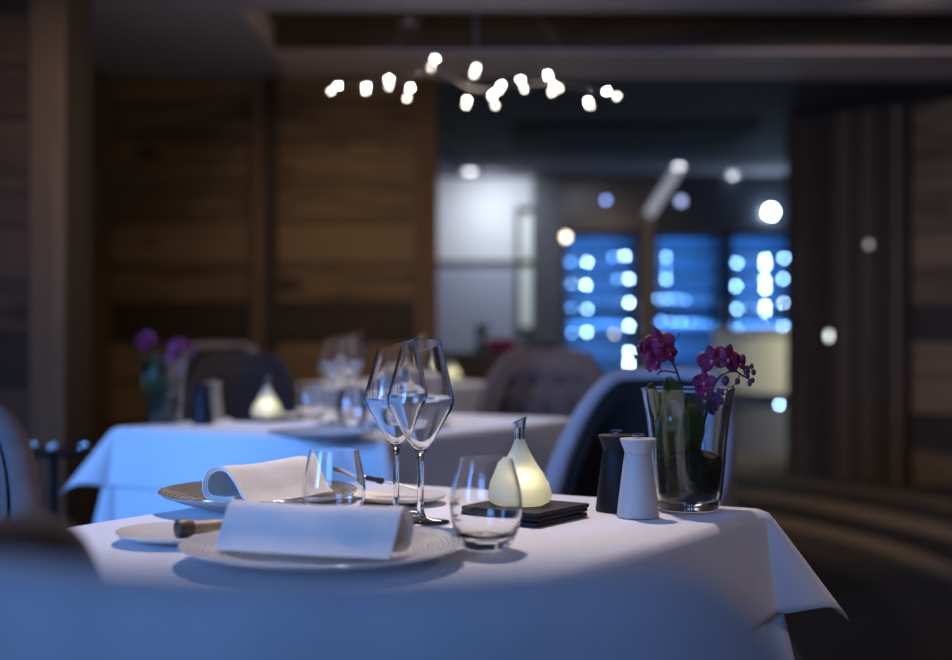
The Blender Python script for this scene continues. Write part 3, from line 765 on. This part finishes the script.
# ------------------------------------------------------------------ chairs
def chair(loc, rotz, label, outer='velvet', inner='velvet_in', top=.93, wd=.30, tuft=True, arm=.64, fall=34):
    "tub chair; opens towards local -Y, back at +Y"
    g = empty('tub_chair', loc, rotz); tag(g, label, 'chair')
    TH = R(118); n = 44
    def zt(th): return arm+(top-arm)*(1-smooth((abs(th)-R(fall))/R(78)))-.02*(1-math.cos(th))
    def sect(th, r_off0, r_off1, z0, ztop, round_=True):
        dirv = Vector((math.sin(th)*wd, math.cos(th)*wd*1.02, 0)); dn_ = dirv.normalized()
        def pt(o, z):
            lean = .10*max(0, z-.42)/.5*max(0, math.cos(th))
            return Vector((dirv.x, dirv.y+lean, 0))+dn_*o+Vector((0, 0, z))
        w = (r_off1-r_off0)/2; mid = (r_off1+r_off0)/2
        loop = [pt(r_off1, z0), pt(r_off1+.006, z0+(ztop-z0)*.5)]
        for k in range(0, 9):
            a = PI*k/8; loop.append(pt(mid+w*math.cos(a), ztop-w+w*math.sin(a)))
        loop += [pt(r_off0, z0+(ztop-z0)*.5), pt(r_off0, z0)]
        return loop
    def sweep(o0, o1, z0, dz, thm, name, m, fnz=None):
        mb = MB(); vs = []; fs = []
        for i in range(n+1):
            th = -thm+2*thm*i/n
            e = 1-smooth((abs(i/n-.5)*2-.93)/.07)*.0
            vs += sect(th, o0, o1, z0, zt(th)-dz)
        k = len(vs)//(n+1)
        for i in range(n):
            for j in range(k): fs.append((i*k+j, i*k+(j+1) % k, (i+1)*k+(j+1) % k, (i+1)*k+j))
        fs += [tuple(range(k)), tuple(n*k+j for j in range(k))[::-1]]
        mb.add(vs, fs); return mb.build(name, M[m], g)
    sweep(-.022, .03, .28, 0, TH, 'outer_shell', outer)
    # inner padding, tufted
    mb = MB(); nu, nv = 88, 30
    def fn(u, v):
        th = -TH*.97+2*TH*.97*u; zz0 = .44; z1 = zt(th)-.028; z = zz0+(z1-zz0)*v
        dirv = Vector((math.sin(th)*wd, math.cos(th)*wd*1.02, 0)); dn_ = dirv.normalized()
        lean = .10*max(0, z-.42)/.5*max(0, math.cos(th))
        puff = .030
        if tuft:
            row = (z-.44)/.12; colu = th*wd/.13+(.5 if int(round(row)) % 2 else 0)
            dx = (colu-round(colu))*.13; dz_ = (row-round(row))*.12; dd = math.hypot(dx, dz_)
            puff -= .026*math.exp(-(dd/.022)**2)
        puff *= smooth((1-v)/.12)*.8+.2
        return Vector((dirv.x, dirv.y+lean, 0))-dn_*(.022+puff)+Vector((0, 0, z))
    mb.grid(fn, nu, nv); mb.build('inner_padding', M[inner], g)
    # seat cushion
    mb = MB(); prof = [(0, .36), (.9, .36), (1, .385), (1, .43), (.93, .455), (.6, .468), (0, .472)]
    def sfn(p, r, z, a):
        c_, s_ = math.cos(a), math.sin(a); k = 1/(abs(c_)**3+abs(s_)**3)**(1/3)
        return Vector((c_*r*k*(wd-.06), s_*r*k*(wd-.045)-.03, z))
    mb.lathe(prof, 40, fn=sfn); mb.build('seat_cushion', M[inner], g)
    MB().lathe([(0, .28), (.95, .28), (1, .30), (1, .358), (0, .358)], 40, fn=sfn).build('seat_base', M[outer], g)
    for sx in (-1, 1):
        for sy in (-1, 1):
            MB().tube([(sx*(wd-.10), sy*(wd-.11), .285), (sx*(wd-.05), sy*(wd-.06), 0)], [.016, .009], 10).build('leg', M['leg_black'], g)
    return g
# facing: rotz=0 opens towards the camera (-Y)
chair((.385, 3.35, 0), R(-26), 'dark tub chair with blue-lit left rim, behind the orchid vase', outer='velvet_pale_lit', inner='upholstery_black', top=.922, wd=.205, tuft=False, fall=36)
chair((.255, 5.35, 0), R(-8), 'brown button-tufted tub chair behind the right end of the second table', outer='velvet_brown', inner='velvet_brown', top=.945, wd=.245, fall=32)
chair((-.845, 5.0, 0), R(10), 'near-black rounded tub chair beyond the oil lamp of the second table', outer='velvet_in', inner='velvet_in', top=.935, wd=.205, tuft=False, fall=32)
chair((-1.17, 6.3, 0), R(10), 'pale-rimmed tub chair behind the near-black one by the timber wall', outer='velvet_pale_lit', top=.965, wd=.22, tuft=False, fall=32)
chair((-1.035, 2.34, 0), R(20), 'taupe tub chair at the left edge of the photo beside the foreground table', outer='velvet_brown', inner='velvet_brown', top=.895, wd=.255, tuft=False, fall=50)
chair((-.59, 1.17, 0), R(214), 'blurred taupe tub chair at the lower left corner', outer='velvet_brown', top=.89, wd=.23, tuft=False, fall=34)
chair((-.060, .90, 0), R(178), 'large blurred blue-lit tub chair back across the bottom of the photo', outer='velvet_grey_lit', top=.925, wd=.25, tuft=False, fall=33)

# small black side table on the left
st_ = empty('side_table', (-1.27, 4.15, 0)); tag(st_, 'small round black side table against the timber post', 'side table')
zt_ = .665
MB().lathe([(0, zt_-.018), (.15, zt_-.018), (.155, zt_-.009), (.15, zt_), (0, zt_)], 48).build('table_top', M['black_top'], st_)
MB().tube([(0, 0, .02), (0, 0, zt_-.018)], .014, 14).build('column', M['leg_black'], st_)
MB().lathe([(0, 0), (.11, 0), (.11, .008), (.02, .02), (0, .02)], 32).build('base', M['leg_black'], st_)
for i, (dx, dy, lb) in enumerate(((-.05, -.05, 'left small chrome tealight holder on the black side table'), (.02, -.08, 'middle small chrome tealight holder on the black side table'), (.10, -.04, 'right small chrome tealight holder on the black side table'))):
    g = MB().lathe([(0, 0), (.012, 0), (.017, .004), (.018, .014), (.016, .015), (.014, .006), (0, .005)], 24).build('tealight_holder', M['chrome'], loc=(-1.27+dx, 4.15+dy, zt_+.0005))
    tag(g, lb, 'tealight holder', 'tealight holders on the side table')

# ------------------------------------------------------------------ chandelier
CD = 5.3
ch = empty('chandelier', (0, CD, 0)); tag(ch, 'wide branching chandelier of small bare glowing bulbs under the ceiling', 'chandelier')
def cq(px, py, dy=0): p = at(px, py, CD+dy); return Vector((p.x, dy, p.z))
bulbs = [(338, 86, 1), (331, 91, 0), (366, 86, 1), (366, 91, 0), (389, 79, 1), (389, 86, 0), (410, 88, 1), (407, 98, 0), (435, 59, 1), (431, 67, 0), (476, 68, 1), (474, 74, 0),
         (467, 100, 1), (466, 105, 0), (501, 85, 1), (499, 90, 0), (493, 94, 1), (492, 97, 0), (495, 105, 0), (521, 80, 1), (524, 89, 0), (548, 75, 1), (554, 85, 1), (552, 92, 0), (559, 88, 0),
         (588, 101, 1), (590, 106, 0), (607, 91, 1), (617, 96, 0)]
zc = EYE-(84-330)/FPX*CD
spine = curve([cq(330, 88), cq(389, 82, .03), cq(435, 72, -.02), (0, 0, zc-.02), cq(521, 84, .03), cq(556, 84, 0), cq(612, 94, 0)])
MB().tube(spine, .003, 8).build('branch_bar', M['chrome_dark'], ch)
MB().lathe([(0, H-.03), (.06, H-.03), (.07, H-.02), (.07, H), (0, H)], 32).build('ceiling_canopy', M['chrome_dark'], ch)
MB().tube([(0, 0, zc-.01), (0, 0, H-.03)], .0025, 8).build('suspension_rod', M['chrome_dark'], ch)
for px in (366, 590):
    p = cq(px, 86); MB().tube([p, (p.x*.1, 0, H-.03)], .0009, 6).build('suspension_wire', M['chrome_dark'], ch)
rnd = random.Random(5)
for px, py, big in bulbs:
    dy = rnd.uniform(-.05, .05); p = cq(px, py, dy)
    near = min(spine, key=lambda s_: (s_-p).length)
    MB().tube([p, near], .0012, 6).build('arm', M['chrome_dark'], ch)
    r = .0056 if big else .0050
    b0 = MB().ball((0, 0, 0), r, 16).build('bulb', M['bulb'] if big else M['bulb_dim'], ch, loc=p)
    # little clear shade discs around each bulb
    MB().lathe([(r*2.6, -.002), (r*2.6, .002), (r*1.3, .004), (r*1.3, .001)], 20, closed=True).build('glass_disc', M['glass_thin'], b0)

# ------------------------------------------------------------------ ceiling fittings
def downlight(px, py, D, label, m='downlight', r=.035, z=None):
    p = at(px, py, D)
    g = empty('ceiling_spotlight', (p.x, p.y, p.z if z is None else z)); tag(g, label, 'ceiling light')
    MB().lathe([(r, -.012), (r*1.35, -.012), (r*1.4, 0), (r, 0)], 24, closed=True).build('bezel', M['pale_metal'], g)
    MB().lathe([(0, -.010), (r*.98, -.010), (r*.98, -.004), (0, -.004)], 24).build('lens', M[m], g)
    return g
def ceilD(y, h=H): return (h-EYE)*FPX/(330-y)
downlight(470, 170.5, ceilD(170.5), 'round ceiling spotlight over the white back wall', r=.05)
downlight(679, 165, ceilD(165), 'ceiling spotlight above the post between the wine cabinets', r=.042)
downlight(733, 175, 13.08, 'ceiling spotlight in front of the middle wine cabinet', m='downlight', r=.035)
downlight(410, 24, ceilD(24, H+.14), 'unlit recessed spotlight in the timber ceiling recess', m='pale_metal', r=.05)
# globe lamp and small lights against the fascia
def fascia_lamp(px, py, r, m, label, dy=.0):
    p = at(px, py, 13.05+dy)
    g = empty('wall_lamp', p); tag(g, label, 'wall lamp')
    MB().ball((0, 0, 0), r, 16).build('bulb', M[m], g)
    MB().lathe([(0, r*.9), (r*.5, r*.9), (r*.5, .11-dy), (0, .11-dy)], 16, fn=lambda q_, r_, z_, a: Vector((q_.x, z_, q_.y))).build('mount', M['dark_grey'], g)
fascia_lamp(771, 212, .045, 'led_white', 'bright white globe lamp above the right wine cabinet')
fascia_lamp(566, 237, .03, 'warm_dot', 'small warm lamp at the top left of the left wine cabinet', .0)
fascia_lamp(606, 200, .022, 'led_faint', 'faint small lamp above the left wine cabinet')
fascia_lamp(681, 201, .035, 'downlight_dim', 'bluish small lamp above the middle wine cabinet')

# ------------------------------------------------------------------ wine cabinets
def bottle_mesh():
    mb = MB(); mb.lathe([(0, 0), (.036, 0), (.037, .01), (.037, .19), (.028, .215), (.0145, .235), (.0140, .29), (.0155, .292), (.0155, .30), (0, .30)], 16,
                        fn=lambda p, r, z, a: Vector((p.x, -z, p.y)))
    return mb
bproto = bottle_mesh().build('wine_bottle', M['bottle'])
first = [True]
def cabinet(x0, x1, label, lights, where):
    w = x1-x0; xc = (x0+x1)/2; yb = 13.80; yf = 13.18; zt2 = Z13(231)
    g = empty('wine_cabinet', (xc, yf, 0)); tag(g, label, 'wine cabinet')
    t = .03; dpt = yb-yf
    mb = MB(); mb.box(-w/2, -w/2+t, 0, dpt, 0, zt2); mb.box(w/2-t, w/2, 0, dpt, 0, zt2); mb.box(-w/2, w/2, 0, dpt, zt2-t, zt2); mb.box(-w/2, w/2, 0, dpt, 0, .08)
    mb.build('carcass', M['cab_body'], g)
    MB().box(-w/2+t, w/2-t, dpt-.02, dpt, .08, zt2-t).build('back_panel', M['cab_inner'], g)
    dr = MB(); dr.box(-w/2, -w/2+.045, -.03, 0, .02, zt2); dr.box(w/2-.045, w/2, -.03, 0, .02, zt2); dr.box(-w/2, w/2, -.03, 0, zt2-.05, zt2); dr.box(-w/2, w/2, -.03, 0, .02, .10)
    door = dr.build('door', M['cab_body'], g)
    MB().box(-w/2+.045, w/2-.045, -.018, -.012, .10, zt2-.05).build('door_glass', M['cab_glass'], door)
    MB().tube([(w/2-.022, -.05, .9), (w/2-.022, -.05, 1.3)], .008, 10).build('door_handle', M['pale_metal'], door)
    shelves = [Z13(y) for y in (255, 278, 301, 324, 347, 372, 400)]
    names = ['top', 'second', 'third', 'fourth', 'fifth', 'sixth', 'lowest']
    nb = int((w-2*t-.02)/.088)
    for i, z in enumerate(shelves):
        MB().box(-w/2+t, w/2-t, .15, dpt-.02, z-.008, z).build('shelf', M['pale_metal'], g)
        for k in range(nb):
            X = xc-w/2+t+.05+k*(w-2*t-.1)/(nb-1)
            if (k*7+i*5+int(xc*10)) % 9 == 0: continue
            loc = (X, yf+.48+.012*((k*3+i) % 3), z+.038)
            b_ = bproto if first[0] else bproto.copy()
            if not first[0]: COL.objects.link(b_)
            first[0] = False; b_.location = loc
            tag(b_, 'wine bottle lying on the %s shelf of the %s wine cabinet' % (names[i], where), 'wine bottle', 'bottles on the %s shelf of the %s cabinet' % (names[i], where))
    for (px, py, m, r) in lights:
        MB().ball((0, 0, 0), r*.5, 14).build('shelf_light', M[m], g, loc=(X13(px)-xc, -.005+.02, Z13(py)))
    return g
L1 = [(587, 262, 'led_white', .022), (625, 256, 'led_white', .020), (570, 262, 'led_dim', .02), (586, 285, 'led_white', .024), (629, 279, 'led_white', .022), (571, 284, 'led_blue', .015), (587, 309, 'led_blue', .024), (629, 303, 'led_white', .024),
      (587, 332, 'led_white', .021), (629, 326, 'led_white', .024), (571, 308, 'led_dim', .018), (613, 257, 'led_dim', .02), (617, 279, 'led_dim', .02), (614, 334, 'warm_dot', .03), (629, 352, 'led_white', .024), (629, 362, 'led_white', .026), (629, 368, 'led_white', .022), (572, 333, 'led_dim', .02)]
L2_ = [(666, 257, 'led_blue', .022), (666, 279, 'led_blue', .022), (666, 270, 'led_dim', .02), (658, 299, 'led_blue', .015), (667, 299, 'led_blue', .017), (676, 299, 'led_dim', .02), (686, 300, 'led_dim', .018), (661, 321, 'led_dim', .022), (671, 322, 'led_blue', .014), (681, 322, 'led_dim', .022), (691, 322, 'led_dim', .016), (700, 323, 'led_dim', .012)]
L3 = [(737, 263, 'led_blue', .026), (736, 286, 'led_blue', .028), (737, 309, 'led_blue', .025), (737, 329, 'led_blue', .022), (765, 259, 'led_white', .026), (765, 266, 'led_white', .026), (765, 280, 'led_white', .026), (765, 289, 'led_white', .026),
      (765, 306, 'led_white', .026), (765, 312, 'led_white', .02), (765, 330, 'led_white', .026), (784, 258, 'led_blue', .026), (783, 279, 'led_blue', .026), (783, 303, 'led_white', .016), (783, 326, 'led_white', .015), (750, 308, 'led_dim', .015)]
cabinet(X13(561), X13(640), 'left blue-lit glass-fronted wine cabinet next to the grey column', L1, 'left')
cabinet(X13(652), X13(725), 'middle blue-lit wine cabinet right of the brown metal post', L2_, 'middle')
cabinet(X13(727), X13(802), 'right blue-lit wine cabinet partly cut off by the dark boarded wall', L3, 'right')
for xa in ((561+640)/2, (652+725)/2, (727+802)/2):
    for yy, pw in ((240, 8), (268, 8), (296, 8), (324, 7), (352, 5), (385, 4)):
        p = (X13(xa), 13.24, Z13(yy))
        area('cabinet_glow', p, (p[0], 13.8, p[2]-.03), .55, pw*.34, (.09, .36, 1), 170, .05)

# ------------------------------------------------------------------ back room furniture
# pale counter at right rear
cn = empty('reception_counter', (2.55, 11.2, 0)); tag(cn, 'pale cream counter in front of the right wine cabinet', 'counter')
def arc(r0, r1, z0, z1, a0, a1, cx=.9, cy=1.0, n=20):
    mb = MB(); vs = []; fs = []
    for i in range(n+1):
        a = R(a0+(a1-a0)*i/n)
        for r, z in ((r0, z0), (r1, z0), (r1, z1), (r0, z1)): vs.append((cx+r*math.cos(a), cy+r*math.sin(a), z))
    for i in range(n):
        for j in range(4): fs.append((i*4+j, i*4+(j+1) % 4, (i+1)*4+(j+1) % 4, (i+1)*4+j))
    fs += [(0, 1, 2, 3), (n*4+3, n*4+2, n*4+1, n*4)]
    return mb.add(vs, fs)
arc(1.30, 1.38, .50, 1.0, 185, 300).build('counter_front', M['pale_counter'], cn)
arc(1.22, 1.40, 1.0, 1.03, 185, 300).build('counter_top', M['pale_counter'], cn)
arc(1.28, 1.34, 0, .50, 185, 300).build('counter_base', M['grey_counter'], cn)
p = at(780, 405, 9.9); g = MB().ball((0, 0, 0), .010, 12).build('pilot_light', M['led_blue'], cn); g.location = (p.x-2.55, p.y-11.2+.02, p.z)
# banquette, cushion, plant left of centre
bq = empty('banquette', (.0, 10.2, 0)); tag(bq, 'grey upholstered banquette in front of the white back wall', 'banquette')
bm_ = MB(); bm_.box(-.28, .46, .12, .28, .1, EYE-(352-330)/FPX*10.3); bm_.build('backrest', M['velvet'], bq, bevel=.04)
MB().box(-.28, .46, -.35, .12, .1, .45).build('seat', M['velvet'], bq, bevel=.03)
MB().box(-.26, .44, -.3, .26, 0, .1).build('plinth', M['leg_black'], bq)
zc_ = EYE-(352-330)/FPX*10.3
c = MB().box(-.115, .115, -.045, .045, 0, .10).build('cushion', M['pink'], loc=(.195, 10.39, zc_+.001), bevel=.03); tag(c, 'small bright pink cushion lying on top of the grey banquette', 'cushion')
pl = empty('potted_plant', (.035, 10.41, zc_+.001)); tag(pl, 'dark leafy plant silhouetted against the white back wall', 'plant')
MB().lathe([(0, 0), (.035, 0), (.045, .07), (.04, .07), (.035, .06), (0, .06)], 20).build('pot', M['leg_black'], pl)
mb = MB(); rnd = random.Random(9)
for i in range(16):
    a = rnd.uniform(0, 2*PI); ln = rnd.uniform(.12, .26); sp_ = rnd.uniform(.03, .10); w = .018
    def fn(u, v, a=a, ln=ln, sp_=sp_):
        s_ = (u-.5)*2; r = sp_*v**1.3
        return Vector((math.cos(a)*r-math.sin(a)*s_*w*math.sin(PI*(v*.9+.05)), math.sin(a)*r+math.cos(a)*s_*w*math.sin(PI*(v*.9+.05)), .06+ln*v-.03*v*v))
    mb.grid(fn, 2, 6)
mb.build('foliage', M['plant'], pl, solid=.002)
chair((.52, 10.8, 0), R(0), 'black armchair before the grey column at the back', outer='cab_body', inner='cab_body', top=.93, wd=.2, tuft=False)

# ------------------------------------------------------------------ lights
# blue dusk from the left window; unseen blue fill added behind the camera
area('dusk_window', (-3.3, .2, 1.6), (-.35, 3.6, .75), 1.2, 31, (.12, .35, 1), 57, 1.4)
area('rear_fill', (-1.2, -2.3, 1.9), (-.3, 1.5, .8), 1.6, 7, (.16, .38, 1), 60, 1.2)
# warm white ceiling spots over the tables
area('table_spot', (C1.x+.05, C1.y+.75, H-.02), (C1.x, C1.y+.05, TOP), .09, 4.4, (1, .85, .84), 70)
area('table_spot', (C2.x+.1, C2.y+.3, H-.02), (C2.x, C2.y, TOP), .09, 2.4, (1, .88, .88), 65)
area('table_spot', (C3.x, C3.y+.1, H-.02), (C3.x, C3.y, TOP), .09, 1.8, (1, .9, .8), 60)
area('ceiling_fill', (1.9, 5.8, H-.02), (2.3, 8.4, .2), .1, 11, (1, .74, .52), 110)
area('ceiling_fill', (2.2, 1.2, H-.02), (.6, 2.2, .6), .4, 3.0, (1, .76, .70), 90)  # unseen warm fill added from the right for the table side
area('ceiling_fill', (1.0, 3.6, H-.02), (.6, 4.8, .8), .1, 1.2, (1, .80, .70), 90)  # unseen warm fill added over the chairs
area('wall_wash', (-.8, 6.7, H-.02), (-.6, 8.1, .9), .1, 2.2, (1, .72, .44), 95)
area('wall_wash', (-1.2, 4.2, H-.02), (-1.7, 5.1, .8), .1, 3.0, (1, .74, .48), 100)
area('wall_spot', ((492-476)/FPX*13, 12.7, H-.02), ((500-476)/FPX*13, 13.4, 1.5), .08, 7, (.84, .9, 1), 150)
area('back_ambient', (.8, 11.6, H-.04), (.8, 12.4, 0), 1.0, 12, (.75, .82, 1), 150)
area('counter_spot', (2.4, 10.2, H-.03), (2.4, 10.8, .8), .1, 9, (1, .95, .7), 60)
point('chandelier_glow', (0, CD, 1.80), 15, (1, .83, .76), .25)

w = bpy.data.worlds.new('World'); sc.world = w; w.use_nodes = True
w.node_tree.nodes['Background'].inputs[0].default_value = (.85, .75, .80, 1)
w.node_tree.nodes['Background'].inputs[1].default_value = .045

# ------------------------------------------------------------------ camera
cam = bpy.data.cameras.new('camera'); co = bpy.data.objects.new('camera', cam); COL.objects.link(co)
co.location = (0, 0, EYE); co.rotation_euler = (R(90), 0, 0)
cam.sensor_width = 36; cam.lens = FPX/952*36; cam.clip_start = .05; cam.clip_end = 60
cam.dof.use_dof = True; cam.dof.focus_distance = 1.98; cam.dof.aperture_fstop = 2.0
sc.camera = co
sc.view_settings.view_transform = 'Standard'; sc.view_settings.look = 'None'; sc.view_settings.gamma = 1
sc.view_settings.exposure = 0; sc.view_settings.use_curve_mapping = False
sc.cycles.use_denoising = True
sc.cycles.max_bounces = 14; sc.cycles.transmission_bounces = 12; sc.cycles.transparent_max_bounces = 24
sc.cycles.sample_clamp_indirect = 4
